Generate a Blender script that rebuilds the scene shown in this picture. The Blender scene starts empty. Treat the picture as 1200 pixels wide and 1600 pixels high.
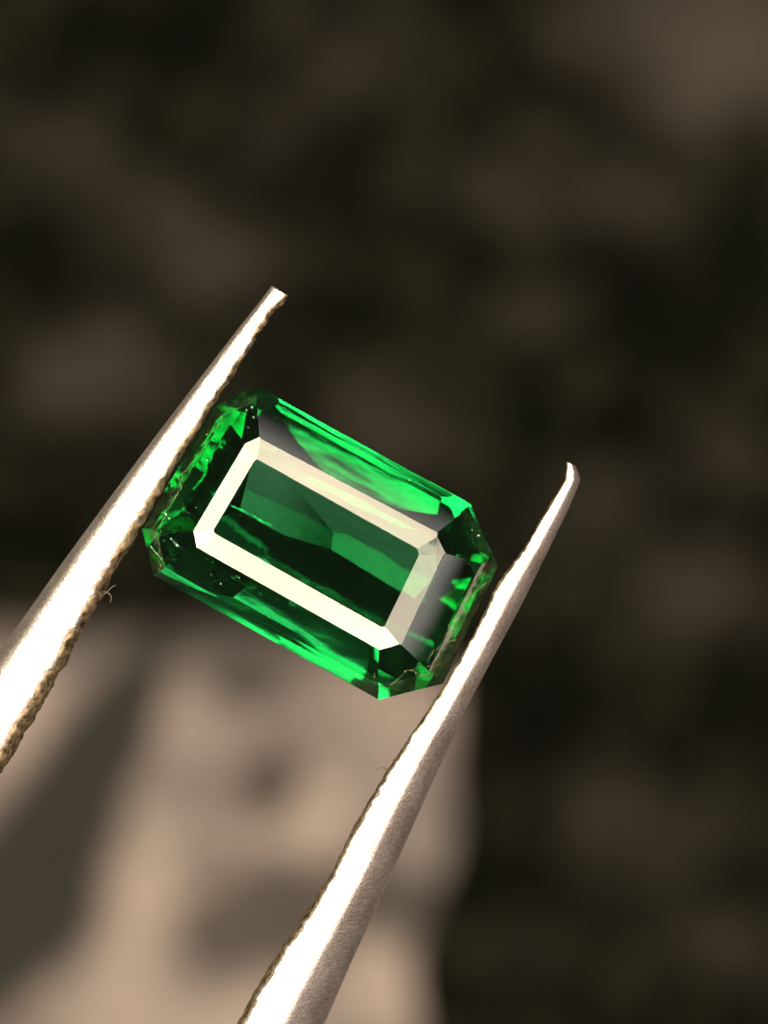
# Close-up of a step-cut green gemstone held in tweezers.  1 Blender unit = 1 mm.
import bpy, bmesh, math, random
from mathutils import Vector, Matrix, noise

S = bpy.context.scene
S.unit_settings.system = 'METRIC'
S.unit_settings.scale_length = 0.001
C = S.collection
R = math.radians

# ------------------------------------------------------------------ camera
CAM_Z = 90.0                     # camera height above the girdle plane, looking straight down
PXMM = 65.0                      # photograph pixels per mm in the girdle plane
cam_d = bpy.data.cameras.new('camera')
cam = bpy.data.objects.new('camera', cam_d); C.objects.link(cam)
cam.location = (0, 0, CAM_Z)
cam_d.sensor_fit = 'VERTICAL'; cam_d.sensor_height = 24.0
cam_d.lens = 24.0 * CAM_Z / (1600 / PXMM)
cam_d.clip_start = 0.5; cam_d.clip_end = 4000
cam_d.dof.use_dof = True
cam_d.dof.focus_distance = CAM_Z - 0.7
cam_d.dof.aperture_fstop = 1e-3 * cam_d.lens / 2.1     # 2.1 mm wide opening
S.camera = cam

# ------------------------------------------------------------------ world, lamps, exposure
W = bpy.data.worlds.new('World'); S.world = W; W.use_nodes = True
W.node_tree.nodes['Background'].inputs[0].default_value = (1.0, 0.82, 0.62, 1)
W.node_tree.nodes['Background'].inputs[1].default_value = 0.05

UD = Vector((0.879, -0.478, 0)); UD.normalize()        # long axis of the gem (to the lower right)
VD = Vector((-UD.y, UD.x, 0))                          # short axis (to the upper right)
def panel(name, direction, off_deg, dist, w, h, radiance, col, soft=False):
    """a soft lamp panel off the optical axis, aimed at the gem"""
    d = direction.normalized() * math.sin(R(off_deg)) + Vector((0, 0, math.cos(R(off_deg))))
    L = bpy.data.lights.new(name, 'AREA'); L.shape = 'RECTANGLE'
    L.size = w; L.size_y = h; L.color = col
    L.energy = radiance * math.pi * w * h / 1.0
    o = bpy.data.objects.new(name, L); C.objects.link(o)
    o.location = d * dist
    z = d; x = Vector((0, 0, 1)).cross(z).normalized(); y = z.cross(x)
    o.matrix_world = Matrix.Translation(d * dist) @ Matrix((x, y, z)).transposed().to_4x4()
    if not soft:  # slightly uneven diffuser
        L.use_nodes = True; nt = L.node_tree
        em = next(n for n in nt.nodes if n.type == 'EMISSION')
        g = nt.nodes.new('ShaderNodeNewGeometry'); nz = nt.nodes.new('ShaderNodeTexNoise'); nz.inputs['Scale'].default_value = 9.0
        mr = nt.nodes.new('ShaderNodeMapRange'); mr.inputs['From Min'].default_value = 0.3; mr.inputs['From Max'].default_value = 0.7
        mr.inputs['To Min'].default_value = 0.72; mr.inputs['To Max'].default_value = 1.2
        nt.links.new(g.outputs['Parametric'], nz.inputs['Vector']); nt.links.new(nz.outputs['Fac'], mr.inputs['Value'])
        nt.links.new(mr.outputs[0], em.inputs['Strength'])
    if soft:      # added light fades to its lower edge, so the facet reflection fades
        L.use_nodes = True; nt = L.node_tree
        em = next(n for n in nt.nodes if n.type == 'EMISSION')
        g = nt.nodes.new('ShaderNodeNewGeometry'); sp = nt.nodes.new('ShaderNodeSeparateXYZ')
        mr = nt.nodes.new('ShaderNodeMapRange'); mr.interpolation_type = 'SMOOTHSTEP'
        mr.inputs['From Min'].default_value = 0.05; mr.inputs['From Max'].default_value = 0.95
        nt.links.new(g.outputs['Parametric'], sp.inputs[0]); nt.links.new(sp.outputs['Y'], mr.inputs['Value'])
        nt.links.new(mr.outputs[0], em.inputs['Strength'])
    return o
panel('lamp_panel', VD, 30, 150, 160, 44, 12.5, (1.0, 0.83, 0.60))
panel('lamp_panel', -VD, 33, 150, 160, 44, 18, (1.0, 0.93, 0.64))
panel('lamp_panel', UD, 32, 150, 160, 44, 8.5, (1.0, 0.84, 0.63))
panel('lamp_panel', -UD, 38, 150, 160, 48, 18.5, (1.0, 0.95, 0.68))
panel('added_side_light', VD, 74, 300, 330, 110, 2.0, (1.0, 0.90, 0.84), True)  # added, unseen side lights that put grey reflections on two facets
panel('added_side_light', UD, 66, 300, 330, 110, 2.5, (1.0, 0.90, 0.84), True)

S.view_settings.view_transform = 'Standard'
S.view_settings.look = 'None'
S.view_settings.exposure = 0; S.view_settings.gamma = 1
S.view_settings.use_curve_mapping = False
S.render.engine = 'CYCLES'
cy = S.cycles
cy.max_bounces = 32; cy.transmission_bounces = 32; cy.glossy_bounces = 24; cy.diffuse_bounces = 4
cy.transparent_max_bounces = 64; cy.volume_bounces = 0
cy.caustics_reflective = True; cy.caustics_refractive = True
cy.sample_clamp_indirect = 6; cy.blur_glossy = 0.0
cy.use_denoising = True

# ------------------------------------------------------------------ helpers
def at(px, py, z=0.0):
    """the point at height z that the photograph shows at pixel (px, py)"""
    s = (CAM_Z - z) / CAM_Z / PXMM
    return Vector(((px - 600) * s, (800 - py) * s, z))

def tag(o, label=None, cat=None, group=None, kind=None):
    for k, v in (('label', label), ('category', cat), ('group', group), ('kind', kind)):
        if v: o[k] = v
    return o

def obj(name, me, mat=None, parent=None):
    if isinstance(me, bmesh.types.BMesh):
        m = bpy.data.meshes.new(name); me.to_mesh(m); me.free(); me = m
    o = bpy.data.objects.new(name, me); C.objects.link(o)
    if mat: 
        me.materials.clear(); me.materials.append(mat)
    if parent: o.parent = parent
    return o

def empty(name, loc=(0, 0, 0)):
    o = bpy.data.objects.new(name, None); C.objects.link(o); o.location = loc
    o.empty_display_size = 0.5
    return o

def new_mat(name):
    m = bpy.data.materials.new(name); m.use_nodes = True
    nt = m.node_tree; nt.nodes.clear()
    out = nt.nodes.new('ShaderNodeOutputMaterial')
    return m, nt, out
def node(nt, typ, **kw):
    n = nt.nodes.new(typ)
    for k, v in kw.items():
        if k.startswith('i_'):
            n.inputs[k[2:].replace('_', ' ')].default_value = v
        else: setattr(n, k, v)
    return n

def lerp_table(tab, t):
    """tab: [(t, a, b, ...)] piecewise linear"""
    if t <= tab[0][0]: i = 0
    elif t >= tab[-1][0]: i = len(tab) - 2
    else:
        i = next(k for k in range(len(tab) - 1) if tab[k][0] <= t <= tab[k + 1][0])
    a, b = tab[i], tab[i + 1]
    f = (t - a[0]) / (b[0] - a[0])
    return [p + (q - p) * f for p, q in zip(a[1:], b[1:])]

# ------------------------------------------------------------------ materials
def mat_gem(name, rough=0.0, noises=(), curve=None, diffuse_fill=0.0):
    """polished stone; noises: (scale, height mm, stretch along the long axis, detail); curve: (z top, z bottom, slope length, a, b)"""
    m, nt, out = new_mat(name)
    g = node(nt, 'ShaderNodeBsdfGlass', i_IOR=1.74, i_Roughness=rough)
    g.inputs['Color'].default_value = (1, 1, 1, 1)
    tc = node(nt, 'ShaderNodeTexCoord'); total = None
    def M(op, a, b):
        n = node(nt, 'ShaderNodeMath', operation=op)
        for i, v in enumerate((a, b)):
            if isinstance(v, (int, float)): n.inputs[i].default_value = v
            else: nt.links.new(v, n.inputs[i])
        return n.outputs[0]
    for sc, hgt, stretch, det in noises:
        mp = node(nt, 'ShaderNodeMapping', vector_type='TEXTURE'); mp.inputs['Rotation'].default_value = (0, 0, R(-28.5))
        mp.inputs['Scale'].default_value = (stretch, 1, 1)
        nz = node(nt, 'ShaderNodeTexNoise', i_Scale=sc, i_Detail=det)
        nt.links.new(tc.outputs['Object'], mp.inputs['Vector']); nt.links.new(mp.outputs[0], nz.inputs['Vector'])
        h = M('MULTIPLY', nz.outputs['Fac'], hgt)
        total = h if total is None else M('ADD', total, h)
    if curve:
        zt, zb, ln, a, b = curve
        sp = node(nt, 'ShaderNodeSeparateXYZ'); nt.links.new(tc.outputs['Object'], sp.inputs[0])
        s_ = M('MULTIPLY', M('SUBTRACT', zt, sp.outputs['Z']), ln / (zt - zb))
        h = M('ADD', M('MULTIPLY', s_, a), M('MULTIPLY', M('MULTIPLY', s_, s_), b))
        total = h if total is None else M('ADD', total, h)
    if total is not None:
        bp = node(nt, 'ShaderNodeBump', i_Strength=1.0, i_Distance=1.0)
        nt.links.new(total, bp.inputs['Height']); nt.links.new(bp.outputs[0], g.inputs['Normal'])
    if diffuse_fill:     # diffuse fill added to the back facets to brighten the stone's dark interior
        df = node(nt, 'ShaderNodeBsdfDiffuse'); df.inputs['Color'].default_value = (0.8, 0.8, 0.78, 1)
        mx = node(nt, 'ShaderNodeMixShader'); mx.inputs[0].default_value = diffuse_fill
        nt.links.new(g.outputs[0], mx.inputs[1]); nt.links.new(df.outputs[0], mx.inputs[2]); nt.links.new(mx.outputs[0], out.inputs['Surface'])
    else: nt.links.new(g.outputs[0], out.inputs['Surface'])
    return m
GEM_Z = -2.6       # height of the gem's origin: object z = world z - GEM_Z
M_POLISH = mat_gem('gem_table', noises=[(1.2, 0.002, 3, 2)])
M_CROWN = mat_gem('gem_crown', noises=[(1.5, 0.008, 2, 2), (9, 0.0006, 2, 2)])
M_CROWN2 = mat_gem('gem_crown_worn', noises=[(1.3, 0.009, 5, 1), (6, 0.0010, 3, 1)], curve=(0.87 - GEM_Z, 0.38 - GEM_Z, 0.85, 0.0, -0.09))
M_CROWN_R = mat_gem('gem_crown_end', noises=[(1.3, 0.012, 1.0, 0)], curve=(0.87 - GEM_Z, 0.38 - GEM_Z, 0.95, 0.0, -0.14))
M_CROWN3 = mat_gem('gem_crown_edge', noises=[(1.2, 0.012, 4, 1)])
M_FRACT = mat_gem('gem_crown_fractured', noises=[(2.0, 0.06, 2.0, 1), (8, 0.006, 2.5, 1)])
M_PAV = mat_gem('gem_pavilion', rough=0.09, noises=[(1.0, 0.010, 3, 1)], diffuse_fill=0.065)
M_KEEL = mat_gem('gem_pavilion_keel', rough=0.025, noises=[(1.0, 0.008, 3, 1), (3.0, 0.0016, 2, 1)], diffuse_fill=0.02)
M_GIRDLE = mat_gem('gem_girdle', rough=0.18, noises=[(6, 0.02, 1, 3)])
def mat_core():
    m, nt, out = new_mat('gem_absorption')
    v = node(nt, 'ShaderNodeVolumeAbsorption', i_Density=1.0)
    v.inputs['Color'].default_value = (0.07, 0.72, 0.485, 1)
    nt.links.new(v.outputs[0], out.inputs['Volume'])
    return m
M_CORE = mat_core()

def mat_metal():
    m, nt, out = new_mat('blasted_steel')
    b = node(nt, 'ShaderNodeBsdfPrincipled')
    b.inputs['Metallic'].default_value = 1.0
    uv = node(nt, 'ShaderNodeUVMap', uv_map='uv')
    mp = node(nt, 'ShaderNodeMapping'); mp.inputs['Scale'].default_value = (17, 5, 1)
    n1 = node(nt, 'ShaderNodeTexNoise', i_Scale=1.0, i_Detail=3.0, i_Roughness=0.6)
    tc = node(nt, 'ShaderNodeTexCoord')
    n2 = node(nt, 'ShaderNodeTexNoise', i_Scale=22.0, i_Detail=2.0)
    n3 = node(nt, 'ShaderNodeTexNoise', i_Scale=1.1, i_Detail=3.0)
    nt.links.new(uv.outputs[0], mp.inputs[0]); nt.links.new(mp.outputs[0], n1.inputs['Vector'])
    nt.links.new(tc.outputs['Object'], n2.inputs['Vector']); nt.links.new(tc.outputs['Object'], n3.inputs['Vector'])
    add = node(nt, 'ShaderNodeMath', operation='ADD'); mul = node(nt, 'ShaderNodeMath', operation='MULTIPLY'); mul.inputs[1].default_value = 0.6
    nt.links.new(n2.outputs['Fac'], mul.inputs[0]); nt.links.new(n1.outputs['Fac'], add.inputs[0]); nt.links.new(mul.outputs[0], add.inputs[1])
    r = node(nt, 'ShaderNodeValToRGB')
    r.color_ramp.elements[0].position = 0.55; r.color_ramp.elements[0].color = (0.58, 0.475, 0.465, 1)
    r.color_ramp.elements[1].position = 1.0; r.color_ramp.elements[1].color = (1.0, 0.88, 0.87, 1)
    nt.links.new(add.outputs[0], r.inputs[0])
    mx = node(nt, 'ShaderNodeMix', data_type='RGBA', blend_type='MULTIPLY'); mx.inputs[0].default_value = 0.5
    r3 = node(nt, 'ShaderNodeValToRGB')
    r3.color_ramp.elements[0].position = 0.35; r3.color_ramp.elements[0].color = (0.62, 0.56, 0.52, 1)
    r3.color_ramp.elements[1].position = 0.6; r3.color_ramp.elements[1].color = (1, 1, 1, 1)
    nt.links.new(n3.outputs['Fac'], r3.inputs[0]); nt.links.new(r.outputs[0], mx.inputs[6]); nt.links.new(r3.outputs[0], mx.inputs[7])
    nt.links.new(mx.outputs[2], b.inputs['Base Color'])
    b.inputs['Roughness'].default_value = 0.46
    bp = node(nt, 'ShaderNodeBump', i_Strength=0.6, i_Distance=0.03)
    nt.links.new(add.outputs[0], bp.inputs['Height']); nt.links.new(bp.outputs[0], b.inputs['Normal'])
    nt.links.new(b.outputs[0], out.inputs['Surface'])
    return m
M_STEEL = mat_metal()
def mat_grip():
    m, nt, out = new_mat('tarnished_grip')
    b = node(nt, 'ShaderNodeBsdfPrincipled')
    b.inputs['Metallic'].default_value = 0.6; b.inputs['Roughness'].default_value = 0.5
    tc = node(nt, 'ShaderNodeTexCoord')
    n1 = node(nt, 'ShaderNodeTexNoise', i_Scale=6.0, i_Detail=5.0)
    r = node(nt, 'ShaderNodeValToRGB')
    r.color_ramp.elements[0].position = 0.35; r.color_ramp.elements[0].color = (0.035, 0.024, 0.015, 1)
    r.color_ramp.elements[1].position = 0.68; r.color_ramp.elements[1].color = (0.30, 0.215, 0.135, 1)
    nt.links.new(tc.outputs['Object'], n1.inputs['Vector']); nt.links.new(n1.outputs['Fac'], r.inputs[0])
    nt.links.new(r.outputs[0], b.inputs['Base Color'])
    bp = node(nt, 'ShaderNodeBump', i_Strength=0.7, i_Distance=0.05)
    nt.links.new(n1.outputs['Fac'], bp.inputs['Height']); nt.links.new(bp.outputs[0], b.inputs['Normal'])
    nt.links.new(b.outputs[0], out.inputs['Surface'])
    return m
M_GRIP = mat_grip()
def mat_plain(name, col, rough=0.8):
    m, nt, out = new_mat(name)
    b = node(nt, 'ShaderNodeBsdfPrincipled'); b.inputs['Base Color'].default_value = (*col, 1)
    b.inputs['Roughness'].default_value = rough
    nt.links.new(b.outputs[0], out.inputs['Surface'])
    return m

# ------------------------------------------------------------------ setting: dark ground far below
GZ = -260.0
def mat_ground():
    m, nt, out = new_mat('dark_ground')
    b = node(nt, 'ShaderNodeBsdfPrincipled'); b.inputs['Roughness'].default_value = 0.95
    b.inputs['Specular IOR Level'].default_value = 0.1
    tc = node(nt, 'ShaderNodeTexCoord')
    n1 = node(nt, 'ShaderNodeTexNoise', i_Scale=0.19, i_Detail=4.0, i_Roughness=0.6)
    n2 = node(nt, 'ShaderNodeTexNoise', i_Scale=0.05, i_Detail=2.0)
    r = node(nt, 'ShaderNodeValToRGB')
    e = r.color_ramp.elements
    e[0].position = 0.40; e[0].color = (0.003, 0.0028, 0.0018, 1)
    e[1].position = 0.62; e[1].color = (0.042, 0.036, 0.026, 1)
    k = e.new(0.5); k.color = (0.0072, 0.0068, 0.0045, 1)
    mx = node(nt, 'ShaderNodeMix', data_type='RGBA', blend_type='MIX')
    mx.inputs[7].default_value = (0.0125, 0.0155, 0.009, 1)
    mul = node(nt, 'ShaderNodeMath', operation='MULTIPLY'); mul.inputs[1].default_value = 0.55
    nt.links.new(tc.outputs['Object'], n1.inputs['Vector']); nt.links.new(tc.outputs['Object'], n2.inputs['Vector'])
    nt.links.new(n1.outputs['Fac'], r.inputs[0]); nt.links.new(r.outputs[0], mx.inputs[6])
    nt.links.new(n2.outputs['Fac'], mul.inputs[0]); nt.links.new(mul.outputs[0], mx.inputs[0])
    pa = node(nt, 'ShaderNodeAttribute', attribute_name='pale')
    m2 = node(nt, 'ShaderNodeMix', data_type='RGBA'); m2.inputs[7].default_value = (0.125, 0.105, 0.092, 1)
    nt.links.new(pa.outputs['Fac'], m2.inputs[0]); nt.links.new(mx.outputs[2], m2.inputs[6])
    da = node(nt, 'ShaderNodeAttribute', attribute_name='dark')
    m3 = node(nt, 'ShaderNodeMix', data_type='RGBA'); m3.inputs[7].default_value = (0.002, 0.002, 0.0015, 1)
    nt.links.new(da.outputs['Fac'], m3.inputs[0]); nt.links.new(m2.outputs[2], m3.inputs[6])
    nt.links.new(m3.outputs[2], b.inputs['Base Color'])
    nt.links.new(b.outputs[0], out.inputs['Surface'])
    return m
PALE = [(1110, 40, 190, 130, .75), (1180, 140, 120, 80, .3), (560, 60, 140, 70, .25), (320, 395, 120, 70, .40), (130, 580, 130, 80, .50), (60, 210, 110, 80, .22), (790, 290, 130, 60, .34),
        (1000, 300, 90, 60, .3), (600, 670, 110, 60, .42), (1090, 920, 110, 70, .42), (960, 1280, 90, 110, .3), (1120, 1290, 80, 60, .25), (940, 800, 90, 70, .28),
        (1130, 1480, 120, 70, .35), (840, 470, 100, 60, .18), (440, 210, 90, 60, .2), (1090, 700, 80, 60, .25), (190, 300, 90, 60, .25), (840, 1500, 70, 60, .15)]
DARK = [(490, 240, 60, 50, .7), (1020, 420, 120, 60, .8), (980, 640, 70, 60, .7), (870, 160, 120, 50, .7), (270, 30, 130, 40, .6), (60, 420, 90, 50, .6), (680, 400, 120, 40, .4),
        (820, 1090, 70, 90, .6), (830, 1300, 60, 140, .6), (30, 800, 90, 60, .4), (1170, 820, 60, 50, .5), (930, 1080, 90, 50, .4), (1190, 1130, 70, 60, .4), (700, 760, 70, 70, .4)]
def patches(lst, x, y):
    v = 0; q = Vector((x * 0.008, y * 0.008, 0))
    x += 70 * noise.noise(q) + 25 * noise.noise(q * 3); y += 60 * noise.noise(q + Vector((9, 4, 2))) + 25 * noise.noise(q * 3 + Vector((3, 1, 7)))
    for cx, cy, rx, ry, k in lst:
        d = math.hypot((x - cx) / rx, (y - cy) / ry); v += k * 1.1 * (1 - sm(0.0, 1.7, d))
    return min(1, v)
def sm(e0, e1, x):
    t = max(0, min(1, (x - e0) / (e1 - e0))); return t * t * (3 - 2 * t)
def build_ground():
    bm = bmesh.new()
    # fine grid in the middle, coarse far out: one sheet
    xs = [-900, -600, -400, -250, -150, -100] + [-75 + 1.5 * i for i in range(101)] + [100, 150, 250, 400, 600, 900]
    g = []; lp = bm.verts.layers.float.new('pale'); ld = bm.verts.layers.float.new('dark'); sc = (CAM_Z - GZ) / CAM_Z / PXMM
    for y in xs:
        row = []
        for x in xs:
            z = GZ - 2.2 + 2.0 * noise.noise(Vector((x * 0.06, y * 0.06, 3.1))) + 0.9 * noise.noise(Vector((x * 0.2, y * 0.2, 8)))
            vv = bm.verts.new((x, y, z)); row.append(vv)
            vv[lp] = patches(PALE, x / sc + 600, 800 - y / sc); vv[ld] = patches(DARK, x / sc + 600, 800 - y / sc)
        g.append(row)
    for j in range(len(xs) - 1):
        for i in range(len(xs) - 1):
            bm.faces.new((g[j][i], g[j][i + 1], g[j + 1][i + 1], g[j + 1][i]))
    for f in bm.faces: f.smooth = True
    tag(obj('ground', bm, mat_ground()), kind='structure')
build_ground()

# pale cloth with dark blotches, lying on the ground
def seg(p, a, b):
    ax, ay = a; bx, by = b
    dx, dy = bx - ax, by - ay
    t = max(0, min(1, ((p[0] - ax) * dx + (p[1] - ay) * dy) / (dx * dx + dy * dy + 1e-9)))
    return math.hypot(p[0] - ax - t * dx, p[1] - ay - t * dy), t
def blotch_amount(x, y):
    """how dark the blotches are at pixel-like cloth coordinates (photograph units)"""
    v = 0.0; q = Vector((x * 0.009, y * 0.009, 5))
    x += 13 * noise.noise(q) + 8 * noise.noise(q * 3); y += 13 * noise.noise(q + Vector((7, 2, 1)))
    def blob(cx, cy, rx, ry, k, rot=0.0, soft=0.35):
        nonlocal v
        c, s = math.cos(R(rot)), math.sin(R(rot))
        u = ((x - cx) * c + (y - cy) * s) / rx; w = (-(x - cx) * s + (y - cy) * c) / ry
        d = math.hypot(u, w)
        v = max(v, k * (1 - sm(1 - soft, 1 + soft, d)))
    def stroke(a, b, ra, rb, k):
        nonlocal v
        d, t = seg((x, y), a, b); r = ra + (rb - ra) * t
        v = max(v, k * (1 - sm(r * 0.7, r * 1.25, d)))
    stroke((270, 985), (140, 1190), 30, 85, 1.0)
    stroke((140, 1190), (40, 1400), 85, 135, 1.0)
    stroke((60, 1400), (-40, 1480), 118, 125, 1.0)
    blob(421, 1215, 56, 66, 0.85)
    blob(560, 1050, 170, 70, 0.22)
    blob(388, 1050, 62, 50, 0.75)
    stroke((372, 960), (470, 1040), 18, 26, 0.25)
    stroke((345, 1445), (440, 1420), 72, 95, 0.8)
    stroke((440, 1420), (560, 1400), 95, 60, 0.75)
    stroke((560, 1400), (700, 1410), 60, 48, 0.65)
    blob(480, 1500, 70, 34, 0.5, -15)
    blob(480, 1180, 50, 30, 0.3, 60)

    stroke((300, 1350), (330, 1340), 30, 30, 0.4)
    blob(545, 1140, 60, 28, 0.18, 30)
    blob(60, 1590, 60, 50, 0.25)
    blob(690, 1230, 30, 90, 0.15)
    if x < -150 or y > 1700:      # the blotches go on beyond the frame
        v = max(v, 0.7 * sm(0.25, 0.45, noise.noise(Vector((x * 0.0042, y * 0.0032, 12)))))
    return v
def build_cloth():
    m, nt, out = new_mat('blotched_cloth')
    b = node(nt, 'ShaderNodeBsdfPrincipled'); b.inputs['Roughness'].default_value = 0.9
    at_ = node(nt, 'ShaderNodeAttribute', attribute_name='print')  # 'print' carries the dark blotches and the painted hem shade
    tc = node(nt, 'ShaderNodeTexCoord')
    nz = node(nt, 'ShaderNodeTexNoise', i_Scale=0.10, i_Detail=3.0)
    mr = node(nt, 'ShaderNodeMapRange'); mr.inputs['From Min'].default_value = 0.35; mr.inputs['From Max'].default_value = 0.62
    mx0 = node(nt, 'ShaderNodeMix', data_type='RGBA')
    mx0.inputs[6].default_value = (0.28, 0.233, 0.235, 1); mx0.inputs[7].default_value = (0.66, 0.515, 0.49, 1)
    nt.links.new(tc.outputs['Object'], nz.inputs['Vector']); nt.links.new(nz.outputs['Fac'], mr.inputs['Value']); nt.links.new(mr.outputs[0], mx0.inputs[0])
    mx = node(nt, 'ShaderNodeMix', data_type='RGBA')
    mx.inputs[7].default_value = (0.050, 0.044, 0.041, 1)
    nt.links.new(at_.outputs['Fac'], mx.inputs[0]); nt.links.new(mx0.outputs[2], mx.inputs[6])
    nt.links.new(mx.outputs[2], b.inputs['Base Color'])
    nt.links.new(b.outputs[0], out.inputs['Surface'])
    s = (CAM_Z - GZ) / CAM_Z / PXMM
    bm = bmesh.new(); lay = bm.verts.layers.float.new('print')  # 'print' holds the dark blotches and the painted hem shade
    NX, NY = 200, 220
    X0, Y0, Y1 = -1700, 995, 3600
    def right_edge(y):
        return lerp_table([(900, 600), (960, 690), (1040, 738), (1150, 752), (1290, 745), (1400, 715), (1500, 690), (1600, 688), (1900, 640), (3600, 500)], y)[0] - 38 + 8 * math.sin(y * 0.02)
    def top_edge(fx):
        return Y0 + 10 + 35 * math.sin(fx * 7.0) - 20 * fx + 12 * math.sin(fx * 19)
    g = []
    for j in range(NY + 1):
        row = []
        for i in range(NX + 1):
            fx, fy = i / NX, j / NY
            t0 = top_edge(fx)
            py = t0 + (Y1 - t0) * fy
            px = X0 + (right_edge(py) - X0) * fx
            fold = 1.1 * math.sin(px * 0.011 + 0.004 * py) + 0.8 * noise.noise(Vector((px * 0.006, py * 0.004, 1)))
            edge = min(1, fx_d(1 - fx) , fx_d(fy))
            z = GZ + 1.0 + (2.2 + fold) * edge
            vtx = bm.verts.new(((px - 600) * s, (800 - py) * s, z)); vtx[lay] = max(blotch_amount(px, py), 0.9 * (1 - sm(-10, 130, py - t0)))  # hem shade painted into the colour along the top edge
            row.append(vtx)
        g.append(row)
    for j in range(NY):
        for i in range(NX):
            f = bm.faces.new((g[j][i], g[j + 1][i], g[j + 1][i + 1], g[j][i + 1])); f.smooth = True
    o = obj('blotched_cloth', bm, m)
    sol = o.modifiers.new('thickness', 'SOLIDIFY'); sol.thickness = 0.5; sol.offset = -1
    tag(o, 'out-of-focus pale beige cloth with dark grey blotches below the green gem', 'cloth')
def fx_d(t): return sm(-0.05, 0.12, t)
build_cloth()

# ------------------------------------------------------------------ the gem: a convex step cut, cut plane by plane
TZ, RZ, MZ, GT, GB = 1.02, 0.87, 0.38, 0.07, -0.07
TABLE = [(398, 720), (404, 715), (652, 860), (655, 866), (600, 981), (594, 978), (337, 835), (332, 830)]
RING = [(382, 693), (405, 683), (686, 834), (693, 868), (626, 1008), (590, 1015), (308, 855), (302, 831)]
GIRD = [(338, 632), (400, 603), (735, 787), (778, 884), (692, 1068), (592, 1093), (240, 898), (222, 825)]
MIDR = [tuple(r + (g - r) * 0.72 for r, g in zip(a, b)) for a, b in zip(RING, GIRD)]
def fit_plane(pts, inside):
    c = sum(pts, Vector()) / len(pts)
    import numpy as np
    a = np.array([(p - c)[:] for p in pts]); u, s, vt = np.linalg.svd(a)
    n = Vector(vt[2].tolist())
    if n.dot(inside - c) > 0: n = -n
    return n, n.dot(c)
planes = []        # (normal, offset, part name)
mid = at(500, 850, 0)
planes.append((Vector((0, 0, 1)), TZ, 'table'))
def edge_of(poly, k, z): return [at(*poly[k], z), at(*poly[(k + 1) % 8], z)]
for k in range(8):
    # edges 1,3,5,7 are the sides, 0,2,4,6 the corners
    planes.append((*fit_plane(edge_of(TABLE, k, TZ) + edge_of(RING, k, RZ), mid), 'crown_facet'))
for k in range(8):
    planes.append((*fit_plane(edge_of(RING, k, RZ) + edge_of(MIDR, k, MZ), mid), 'crown_facet'))
for k in range(8):
    planes.append((*fit_plane(edge_of(MIDR, k, MZ) + edge_of(GIRD, k, GT), mid), 'crown_facet'))
for k in range(8):
    a, b = edge_of(GIRD, k, 0)
    d = (b - a).normalized(); n = Vector((d.y, -d.x, 0))
    if n.dot(mid - a) > 0: n = -n
    planes.append((n, n.dot(a), 'girdle_facet'))
# pavilion steps: per edge (tilt from horizontal, inset from the girdle where the step starts in mm)
#        k : corners 0,2,4,6   sides 1(top) 3(right) 5(bottom) 7(left)
PAV = {0: [(55.6, 0), (49.8, 0.65), (42.4, 1.48)],
       1: [(65.0, 0), (49.3, 0.51), (26.0, 1.32), (18.9, 1.93)],
       2: [(60.7, 0), (49.0, 0.52), (40.0, 1.01)],
       3: [(59.3, 0), (48.7, 0.58), (41.2, 1.13)],
       4: [(69.8, 0), (51.3, 0.53), (38.6, 1.42)],
       5: [(54.7, 0), (45.6, 0.67), (32.0, 1.02)],
       6: [(70.7, 0), (53.8, 0.43), (42.0, 1.22)],
       7: [(54.6, 0), (45.6, 0.64), (40.1, 1.01)]}
KEEL = set()
EXTRA = [(27.0, 5, (479, 820), -2.3), (19.2, -4, (542, 860), -2.35), (16.3, -8, (520, 850), -2.32), (14.9, 40, (423, 867), -2.31), (18.1, -34, (569, 812), -2.32), (18.6, 32, (421, 832), -2.29), (39.2, 167, (451, 917), -2.22), (31.4, 163, (506, 915), -2.08)]
for k in range(8):
    a, b = edge_of(GIRD, k, 0)
    d = (b - a).normalized(); n = Vector((d.y, -d.x, 0))
    if n.dot(mid - a) > 0: n = -n
    z, last = GB, None
    for i, (ang, inset) in enumerate(PAV[k]):
        if last: z -= math.tan(R(last[0])) * (inset - last[1])
        last = (ang, inset)
        p = a - n * inset; p = Vector((p.x, p.y, z))
        nn = n * math.sin(R(ang)) + Vector((0, 0, -math.cos(R(ang))))
        if i >= 2: KEEL.add(len(planes))
        planes.append((nn, nn.dot(p), 'pavilion_facet'))

# a few extra pavilion facets added to break up the green light through the table: (tilt, azimuth turned from the upper side, point on the plane)
for tilt, turn, (px, py), z in EXTRA:
    n = Matrix.Rotation(R(turn), 3, 'Z') @ VD
    nn = n * math.sin(R(tilt)) + Vector((0, 0, -math.cos(R(tilt))))
    KEEL.add(len(planes)); planes.append((nn, nn.dot(at(px, py, z)), 'pavilion_facet'))

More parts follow.
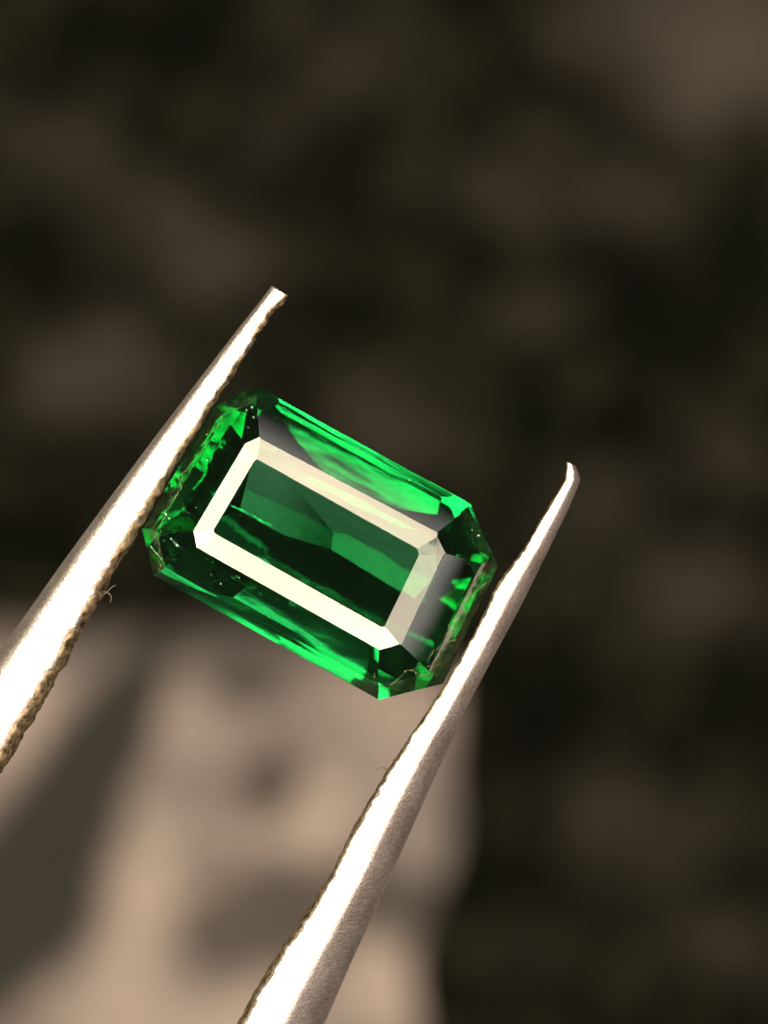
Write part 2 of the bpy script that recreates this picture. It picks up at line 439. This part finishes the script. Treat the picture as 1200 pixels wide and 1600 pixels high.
def cut_solid(planes, size=12):
    bm = bmesh.new()
    bmesh.ops.create_cube(bm, size=size)
    bmesh.ops.translate(bm, vec=mid, verts=bm.verts)
    for f in bm.faces: f.material_index = 999
    for i, (n, d, nm) in enumerate(planes):
        geom = bm.verts[:] + bm.edges[:] + bm.faces[:]
        r = bmesh.ops.bisect_plane(bm, geom=geom, dist=1e-6, plane_co=n * d, plane_no=n, clear_outer=True)
        ed = [e for e in r['geom_cut'] if isinstance(e, bmesh.types.BMEdge)]
        if len(ed) < 3: continue
        before = set(bm.faces)
        fl = bmesh.ops.contextual_create(bm, geom=ed)
        for f in fl['faces']: f.material_index = i
    bmesh.ops.remove_doubles(bm, verts=bm.verts, dist=1e-4)
    bm.normal_update()
    return bm
gem_label = 'rectangular step-cut green gemstone with cut corners held between tweezer tips'
gem = tag(empty('gemstone', at(505, 850, GEM_Z)), gem_label, 'gemstone')
def build_gem():
    bm = cut_solid(planes)
    bmesh.ops.recalc_face_normals(bm, faces=bm.faces)
    # core that carries the green absorption
    core = bm.copy()
    cen = sum((v.co for v in core.verts), Vector()) / len(core.verts)
    for v in core.verts: v.co = cen + (v.co - cen) * 0.992
    # slightly softened facet edges
    bmesh.ops.bevel(bm, geom=bm.edges[:] , offset=0.011, segments=2, profile=0.5, affect='EDGES', clamp_overlap=True, material=-1)
    groups = {}
    for f in bm.faces: groups.setdefault(f.material_index, []).append(f)
    inv = Matrix.Translation(-gem.location)
    for i in sorted(groups):
        name = planes[i][2]
        nb = bmesh.new(); vm = {}
        for f in groups[i]:
            vs = []
            for v in f.verts:
                if v not in vm: vm[v] = nb.verts.new(inv @ v.co)
                vs.append(vm[v])
            nb.faces.new(vs)
        mat = {'table': M_POLISH, 'crown_facet': M_CROWN, 'girdle_facet': M_GIRDLE, 'pavilion_facet': M_PAV}[name]
        if i in KEEL: mat = M_KEEL
        if 9 <= i <= 16: mat = M_FRACT if i in (15, 16) else M_CROWN_R if i == 12 else M_CROWN2
        if 17 <= i <= 24: mat = M_FRACT if i in (23, 24) else M_CROWN3
        obj(name, nb, mat, gem)
    bm.free()
    for v in core.verts: v.co = inv @ v.co
    for f in core.faces: f.material_index = 0
    obj('stone_core', core, M_CORE, gem)
build_gem()

# ------------------------------------------------------------------ tweezers
# stations along each arm in photograph pixels: y, inner x, outer x
LEFT = [((451, 463), (424, 446)), ((425, 488), (404, 472)), ((397, 533), (371, 513)), ((362, 590), (330, 566)), ((330, 637), (295, 611)), ((287, 707), (245, 676)), ((252, 765), (205, 729)), ((213, 832), (159, 791)), ((161, 925), (96, 876)), ((109, 1022), (33, 964)), ((55, 1116), (-31, 1051)), ((0, 1208), (-95, 1136)), ((-75, 1333), (-182, 1252))]
RIGHT = [((886, 722), (900, 728)), ((885, 740), (907, 746)), ((879, 757), (904, 760)), ((854, 798), (888, 798)), ((816, 861), (857, 862)),
         ((777, 916), (826, 926)), ((750, 971), (801, 974)), ((722, 1024), (772, 1028)), ((669, 1110), (728, 1113)), ((606, 1204), (685, 1208)),
         ((550, 1299), (640, 1310)), ((515, 1369), (611, 1375)), ((469, 1442), (577, 1452)), ((424, 1509), (544, 1525)), ((371, 1600), (511, 1602)), ((330, 1675), (476, 1680))]
JOINT = (-2250, 5450)
def arm_path(tab, side):
    """centre line and width samples (world mm)"""
    pts = []
    for a, b in tab:
        A, B = at(*a, 0.35), at(*b, 0.35)
        pts.append((A, B))
    return pts
tw = tag(empty('tweezers', at(300, 1500, 0)), 'shiny steel tweezers with jagged brown inner edges gripping the gem ends', 'tweezers')
def build_arm(tab, side, seed, prof, z_tip, z_slope, amp, gk):
    rnd = random.Random(seed)
    pts = arm_path(tab, side)
    # continue out of the picture to the joint
    A, B = pts[-1]; cenL = (A + B) / 2; dirL = (cenL - (pts[-3][0] + pts[-3][1]) / 2).normalized()
    J = at(*JOINT, 0.35)
    w_end = (B - A).length
    across = (B - A).normalized()
    joint_off = (Vector((JOINT[0], JOINT[1] * -1, 0)))
    axis = Vector((-0.52, -0.857, 0)).normalized(); side_v = Vector((-axis.y, axis.x, 0))
    if side_v.dot(across) < 0: side_v = -side_v
    Pe = J + side_v * 1.0
    L = (Pe - cenL).length
    h1 = cenL + dirL * L * 0.4; h2 = Pe - axis * L * 0.35 + side_v * 2.5
    ext = []
    for i in range(1, 41):
        t = i / 40
        p = cenL * (1 - t) ** 3 + h1 * 3 * t * (1 - t) ** 2 + h2 * 3 * t * t * (1 - t) + Pe * t ** 3
        ext.append(p)
    # resample the visible part finely
    def dense(seq, step):
        out = []
        for (a0, b0), (a1, b1) in zip(seq, seq[1:]):
            n = max(1, int(((a1 + b1) - (a0 + b0)).length / 2 / step))
            for i in range(n): out.append((a0.lerp(a1, i / n), b0.lerp(b1, i / n)))
        out.append(seq[-1]); return out
    # smooth the table first (Catmull-Rom)
    def cr(seq, m=6):
        out = []
        for i in range(len(seq) - 1):
            p0 = seq[max(i - 1, 0)]; p1 = seq[i]; p2 = seq[i + 1]; p3 = seq[min(i + 2, len(seq) - 1)]
            for k in range(m):
                t = k / m
                f = lambda q0, q1, q2, q3: 0.5 * ((2 * q1) + (q2 - q0) * t + (2 * q0 - 5 * q1 + 4 * q2 - q3) * t * t + (3 * q1 - q0 - 3 * q2 + q3) * t ** 3)
                out.append((f(p0[0], p1[0], p2[0], p3[0]), f(p0[1], p1[1], p2[1], p3[1])))
        out.append(seq[-1]); return out
    st = dense(cr(pts), 0.045)
    n_fine = len(st)
    hw = (st[-1][1] - st[-1][0]).length / 2
    prev = (st[-1][0] + st[-1][1]) / 2
    for i, p in enumerate(ext):
        d = (p - prev).normalized(); prev = p
        a = Vector((-d.y, d.x, 0))
        if a.dot(st[-1][1] - st[-1][0]) < 0: a = -a
        t = (i + 1) / 40
        w = hw * (1 - t) + 1.0 * t + 1.2 * math.sin(math.pi * min(1, t * 1.05)) ** 2 * 0.4
        st.append((p - a * w, p + a * w))
    bm = bmesh.new(); uvl = bm.loops.layers.uv.new('uv')
    gb = bmesh.new()
    rows, grows, dist = [], [], [0.0]
    for i, (a, b) in enumerate(st):
        if i: dist.append(dist[-1] + ((a + b) / 2 - (st[i - 1][0] + st[i - 1][1]) / 2).length)
    ncol = len(prof)
    for i, (a, b) in enumerate(st):
        d = dist[i]; w = (b - a).length
        e = (b - a).normalized()
        z0 = z_tip + z_slope * d
        tip = 1 - math.exp(-(d + 0.05) / 0.25)
        row = []
        jag = 0.05 * noise.noise(Vector((d * 1.7, seed, 0))) + 0.045 * noise.noise(Vector((d * 5.5, seed, 4))) + 0.014 * noise.noise(Vector((d * 13, seed, 9)))
        jz = 0.04 * noise.noise(Vector((d * 5, seed, 7)))
        for c, (s, zz, jk) in enumerate(prof):
            gr = 0.006 * noise.noise(Vector((d * 9, s * 9 + zz * 5, seed))) + 0.005 * noise.noise(Vector((d * 22, s * 25 + zz * 9, seed)))
            h = max(w, 0.55)
            p = a + e * (s * w + jk * jag * min(1.3, 0.5 + w * 0.5)) 
            row.append(bm.verts.new((p.x, p.y, z0 + zz * h * (0.45 + 0.55 * tip) + jk * jz + gr)))
        rows.append(row)
        # grip: a corrugated strip below the inner edge
        saw = 0.5 + 0.5 * math.sin(d * 2 * math.pi / 0.52 + 0.6 * math.sin(d * 1.7 + seed))
        rough = noise.noise(Vector((d * 3.1, seed + 3, 0)))
        grow = []
        for c, (s, zz, k) in enumerate(GRIP):
            ph = d * 2 * math.pi / 0.56 + 3.2 * noise.noise(Vector((d * 0.8, seed, 2)))
            tw_ = math.sin(ph + c * 1.1) * (0.55 + 0.9 * noise.noise(Vector((d * 1.3, seed, 5))))
            bulge = k * (amp * tw_ + 0.07 * noise.noise(Vector((d * 1.9, seed + 3, c * 0.15))) + 0.05 * noise.noise(Vector((d * 6.5, c * 0.7, seed))) + 0.010 * noise.noise(Vector((d * 15, c * 1.7, seed)))) * gk
            h = max(w, 0.55)
            p = a + e * (s * w + jag * 0.4) - e * bulge
            grow.append(gb.verts.new((p.x, p.y, z0 + zz * h * (0.45 + 0.55 * tip) + 0.04 * tw_ * k)))
        grows.append(grow)
    for i in range(len(rows) - 1):
        for c in range(ncol):
            q = (rows[i][c], rows[i][(c + 1) % ncol], rows[i + 1][(c + 1) % ncol], rows[i + 1][c])
            f = bm.faces.new(q); f.smooth = True
            us = (dist[i], dist[i], dist[i + 1], dist[i + 1]); cs = (c, c + 1, c + 1, c)
            for l, uu, cc in zip(f.loops, us, cs): l[uvl].uv = (uu, cc * 0.25)
    bm.faces.new(rows[0]); bm.faces.new(list(reversed(rows[-1])))
    for i in range(n_fine):
        for c in range(len(GRIP) - 1):
            f = gb.faces.new((grows[i][c], grows[i][c + 1], grows[i + 1][c + 1], grows[i + 1][c])); f.smooth = True
    for v in list(gb.verts):
        if not v.link_faces: gb.verts.remove(v)
    for bb in (bm, gb):
        bmesh.ops.recalc_face_normals(bb, faces=bb.faces)
        bmesh.ops.translate(bb, vec=-tw.location, verts=bb.verts)
    arm = obj('arm', bm, M_STEEL, tw)
    grip = obj('serrated_edge', gb, M_GRIP, arm)
    sol = grip.modifiers.new('thickness', 'SOLIDIFY'); sol.thickness = 0.05; sol.offset = 1
    return arm, st[-1]
# cross sections: (fraction of width from the inner edge, height / width, jaggedness)
P_LEFT = [(0.10, -0.14, 1), (0.13, -0.03, 1), (0.18, 0.02, 0.8), (0.30, 0.06, 0.2), (0.48, 0.07, 0), (0.65, 0.05, 0), (0.775, -0.02, 0.15), (0.85, -0.12, 0.2),
          (0.935, -0.31, 0), (0.985, -0.51, 0), (1.0, -0.75, 0), (0.96, -1.0, 0), (0.80, -1.15, 0), (0.5, -1.2, 0), (0.25, -1.15, 0), (0.16, -1.0, 0), (0.14, -0.6, 0)]
P_RIGHT = [(0.035, -0.12, 1), (0.05, -0.03, 1), (0.09, 0.01, 0.8), (0.22, 0.04, 0.2), (0.36, 0.05, 0), (0.50, 0.03, 0), (0.56, -0.02, 0.15), (0.62, -0.08, 0.15),
           (0.75, -0.22, 0), (0.88, -0.40, 0), (0.97, -0.60, 0), (1.0, -0.9, 0), (0.85, -1.2, 0), (0.5, -1.25, 0), (0.25, -1.2, 0), (0.12, -1.0, 0), (0.09, -0.6, 0)]
GRIP = [(0.155, 0.0, 0.3), (0.10, -0.06, 0.8), (0.055, -0.14, 1), (0.02, -0.25, 1), (0.0, -0.40, 1), (0.01, -0.60, 1), (0.04, -0.8, 1), (0.10, -1.0, 0.4)]
_, eL = build_arm(LEFT, 'L', 11, P_LEFT, 0.42, 0.012, 0.032, 0.8)
GRIP = [(0.06, -0.03, 0.3), (0.035, -0.08, 0.6), (0.018, -0.15, 0.9), (0.01, -0.25, 1), (0.0, -0.40, 1), (0.01, -0.60, 1), (0.03, -0.8, 1), (0.06, -1.0, 0.4)]
_, eR = build_arm(RIGHT, 'R', 23, P_RIGHT, 0.42, 0.012, 0.010, 0.4)

def build_joint():
    # the welded end where both arms meet, outside the picture
    bm = bmesh.new(); bmesh.ops.create_cube(bm, size=1)
    bmesh.ops.scale(bm, vec=(16, 4.6, 4.0), verts=bm.verts)
    bmesh.ops.bevel(bm, geom=bm.edges[:], offset=0.8, segments=3, affect='EDGES')
    uvl = bm.loops.layers.uv.new('uv')
    for f in bm.faces:
        for l in f.loops: l[uvl].uv = (l.vert.co.x, l.vert.co.y + l.vert.co.z)
    end = (eL[0] + eL[1] + eR[0] + eR[1]) / 4
    bmesh.ops.transform(bm, matrix=Matrix.Translation(end + Vector((-0.52, -0.857, 0)) * 4 + Vector((0, 0, 0.6)) - tw.location) @ Matrix.Rotation(math.atan2(-0.857, -0.52), 4, 'Z'), verts=bm.verts)
    obj('joint', bm, M_STEEL, tw)
build_joint()

# ------------------------------------------------------------------ natural flaws and painted reflections in the stone
def crown_z(x, y):
    """height of the crown surface above (x, y)"""
    return min((d - n.x * x - n.y * y) / n.z for n, d, _ in planes if n.z > 0.05)
def mat_feather():
    m, nt, out = new_mat('gem_feather')
    g = node(nt, 'ShaderNodeBsdfGlossy', i_Roughness=0.06); g.inputs['Color'].default_value = (0.85, 0.95, 0.88, 1)
    t = node(nt, 'ShaderNodeBsdfTransparent'); mx = node(nt, 'ShaderNodeMixShader')
    tc = node(nt, 'ShaderNodeTexCoord'); nz = node(nt, 'ShaderNodeTexNoise', i_Scale=2.5, i_Detail=2.0)
    mr = node(nt, 'ShaderNodeMapRange'); mr.inputs['From Min'].default_value = 0.40; mr.inputs['From Max'].default_value = 0.62
    mr.inputs['To Min'].default_value = 0.02; mr.inputs['To Max'].default_value = 0.30
    bp = node(nt, 'ShaderNodeBump', i_Strength=1.0, i_Distance=0.03)
    nt.links.new(tc.outputs['Object'], nz.inputs['Vector']); nt.links.new(nz.outputs['Fac'], mr.inputs['Value'])
    nt.links.new(nz.outputs['Fac'], bp.inputs['Height']); nt.links.new(bp.outputs[0], g.inputs['Normal'])
    nt.links.new(mr.outputs[0], mx.inputs[0]); nt.links.new(t.outputs[0], mx.inputs[1]); nt.links.new(g.outputs[0], mx.inputs[2])
    nt.links.new(mx.outputs[0], out.inputs['Surface'])
    return m
M_FEATHER = mat_feather()
def feather(px, py, z, ln, wd, ang, tilt, seed, name='inclusion', mat=None):
    """an irregular lens-shaped flaw, ln x wd mm, lying at depth z, turned by ang and tilted"""
    r = random.Random(seed); bm = bmesh.new(); n = 14
    top = []
    for i in range(n + 1):
        t = i / n; x = (t - 0.5) * ln
        h = wd * 0.5 * (math.sin(math.pi * t) ** 0.7) * (0.55 + 0.9 * r.random()) + 0.004
        zz = 0.05 * wd * (r.random() - 0.5)
        o = wd * 0.35 * noise.noise(Vector((t * 4, seed, 0)))
        top.append((bm.verts.new((x, o + h, zz)), bm.verts.new((x, o - h * (0.5 + r.random() * 0.6), zz - 0.03 * wd))))
    for a, b in zip(top, top[1:]): bm.faces.new((a[0], a[1], b[1], b[0]))
    mt = Matrix.Translation(at(px, py, z) - gem.location) @ Matrix.Rotation(R(ang), 4, 'Z') @ Matrix.Rotation(R(tilt[0]), 4, 'X') @ Matrix.Rotation(R(tilt[1]), 4, 'Y')
    bmesh.ops.transform(bm, matrix=mt, verts=bm.verts)
    return obj(name, bm, mat or M_FEATHER, gem)
rn = random.Random(5)
for px, py, z, ln, wd, ang in [(385, 868, -1.3, 1.6, 0.10, -33), (440, 892, -1.5, 2.0, 0.12, -24), (410, 876, -1.7, 1.6, 0.14, -28), (395, 805, -1.6, 1.2, 0.06, -27)]:
    feather(px, py, z, ln, wd, ang, (rn.uniform(-14, 14), rn.uniform(-6, 6)), rn.randint(0, 999))
for i in range(22):      # shattered left end
    t = rn.random(); px = 318 + (238 - 318) * t + rn.uniform(-14, 30); py = 690 + (880 - 690) * t + rn.uniform(-14, 14)
    P = at(px, py, 0); z = crown_z(P.x, P.y) - rn.uniform(0.10, 0.35)
    if z < -0.25: continue
    feather(px, py, z, rn.uniform(0.20, 0.50), rn.uniform(0.02, 0.06), rn.uniform(-55, 15), (rn.uniform(-30, 30), rn.uniform(-30, 30)), rn.randint(0, 999))

# thin pale brown lines: a healed crack left, painted serration reflections right
M_CRACK_REFLECTION = mat_plain('crack_and_reflection_brown', (0.075, 0.072, 0.04), 0.8)
def crack_and_reflection(path, width, seed, depth=0.0):
    """a thin ragged ribbon that follows the crown surface along photograph points"""
    r = random.Random(seed); bm = bmesh.new(); prev = None
    pts = []
    for a, b in zip(path, path[1:]):
        for i in range(8): pts.append((a[0] + (b[0] - a[0]) * i / 8 + r.uniform(-1.8, 1.8), a[1] + (b[1] - a[1]) * i / 8 + r.uniform(-1.8, 1.8)))
    pts.append(path[-1]); n = len(pts)
    for i, p in enumerate(pts):
        q0 = Vector(pts[max(0, i - 1)]); q1 = Vector(pts[min(n - 1, i + 1)]); d = (q1 - q0).normalized(); nrm = Vector((-d.y, d.x))
        w = width * (0.05 + 1.1 * r.random() ** 2 + 0.5 * max(0, noise.noise(Vector((i * 0.5, seed, 0))))) * (0.35 + 0.65 * math.sin(math.pi * i / (n - 1)))
        row = []
        for sgn in (-1, 0, 1):
            P = at(p[0] + nrm.x * w * sgn, p[1] + nrm.y * w * sgn, 0.3)
            P.z = crown_z(P.x, P.y) + (0.006 + 0.010 * r.random() if sgn == 0 else 0.002) - depth
            row.append(bm.verts.new(P - gem.location))
        if prev:
            for k in range(2): bm.faces.new((prev[k], prev[k + 1], row[k + 1], row[k]))
        prev = row
    bmesh.ops.recalc_face_normals(bm, faces=bm.faces)
    obj('crack_and_reflection', bm, M_CRACK_REFLECTION, gem)
crack_and_reflection([(300, 722), (290, 735), (278, 743), (284, 761), (271, 780), (260, 804), (253, 820), (248, 840), (249, 868), (247, 893)], 1.1, 3)
crack_and_reflection([(770, 908), (756, 914), (742, 926), (732, 938), (725, 950)], 1.4, 4)  # right end: ribbons painted for the tweezer serrations mirrored in the facets
crack_and_reflection([(742, 952), (728, 958), (714, 964), (702, 976), (697, 992)], 1.4, 5)
crack_and_reflection([(724, 997), (706, 1001), (690, 1006), (676, 1018), (668, 1034)], 1.3, 6)
crack_and_reflection([(690, 1040), (660, 1042), (636, 1048), (620, 1062), (602, 1078)], 1.3, 7)
crack_and_reflection([(640, 1046), (656, 1054), (672, 1056)], 1.6, 8)
crack_and_reflection([(586, 1050), (585, 1060), (588, 1070)], 1.5, 9)

# ------------------------------------------------------------------ dust on the stone and fibres caught on the tweezers
def build_dust():
    bm = bmesh.new(); r = random.Random(8); k = 0
    spots = [(436, 706, .022), (442, 709, .016), (447, 700, .014), (576, 777, .018), (530, 943, .028), (748, 837, .030), (738, 828, .018), (766, 850, .022), (770, 862, .018),
             (393, 636, .026), (385, 641, .02), (396, 652, .018), (388, 668, .016), (307, 793, .014), (374, 902, .018), (345, 912, .018),
             (330, 898, .016), (420, 965, .018), (470, 985, .014), (560, 700, .02), (520, 672, .018), (600, 716, .016), (470, 660, .016), (640, 750, .018)]
    for i in range(30): spots.append((r.uniform(260, 760), r.uniform(620, 1070), r.uniform(.005, .010)))
    for px, py, rad in spots:
        P = at(px, py, 0.6); z = crown_z(P.x, P.y)
        if z < 0.1: continue
        v = bmesh.ops.create_icosphere(bm, subdivisions=1, radius=rad, matrix=Matrix.Translation((P.x, P.y, z + rad * 0.4)) @ Matrix.Diagonal((1, r.uniform(.5, 1.3), .5, 1)))['verts']
        for q in v: q.co += Vector((r.uniform(-1, 1), r.uniform(-1, 1), 0)) * rad * 0.3
    tag(obj('dust', bm, mat_plain('dust', (0.22, 0.21, 0.16))), 'pale dust specks lying on the faces of the green gem', 'dust', kind='stuff')
build_dust()
def fibre(points, rad, label, z):
    cu = []
    P = [at(x, y, z + dz) for x, y, dz in points]
    path = []
    for i in range(len(P) - 1):
        p0, p1, p2, p3 = P[max(0, i - 1)], P[i], P[i + 1], P[min(len(P) - 1, i + 2)]
        for k in range(8):
            t = k / 8; path.append(0.5 * ((2 * p1) + (p2 - p0) * t + (2 * p0 - 5 * p1 + 4 * p2 - p3) * t * t + (3 * p1 - p0 - 3 * p2 + p3) * t ** 3))
    path.append(P[-1]); bm = bmesh.new(); prev = None
    for i, p in enumerate(path):
        d = (path[min(i + 1, len(path) - 1)] - path[max(i - 1, 0)]).normalized(); a = d.cross(Vector((0, 0, 1))).normalized(); b = d.cross(a)
        rr = rad * (1 - 0.6 * i / len(path)); row = [bm.verts.new(p + a * rr * math.cos(k * math.pi / 3) + b * rr * math.sin(k * math.pi / 3)) for k in range(6)]
        if prev:
            for k in range(6): bm.faces.new((prev[k], prev[(k + 1) % 6], row[(k + 1) % 6], row[k]))
        prev = row
    for f in bm.faces: f.smooth = True
    bmesh.ops.recalc_face_normals(bm, faces=bm.faces)
    return tag(obj('fibre', bm, M_FIBRE), label, 'fibre', 'stray fibres caught on the tweezers')
M_FIBRE = mat_plain('fibre', (0.07, 0.05, 0.035))
fibre([(606, 1206, 0), (600, 1200, .05), (593, 1200, .1), (585, 1205, .1)], 0.02, 'tiny curved dark hair on the inner edge of the tweezer arm below the gem', 0.3)
fibre([(158, 930, 0), (166, 926, .05), (174, 918, .1), (181, 914, .1)], 0.018, 'upper of two tiny brown threads on the tweezer arm beside the gem', 0.2)
fibre([(160, 924, 0), (170, 927, .05), (174, 934, .1), (172, 941, .1)], 0.02, 'lower of two tiny brown threads on the tweezer arm beside the gem', 0.2)
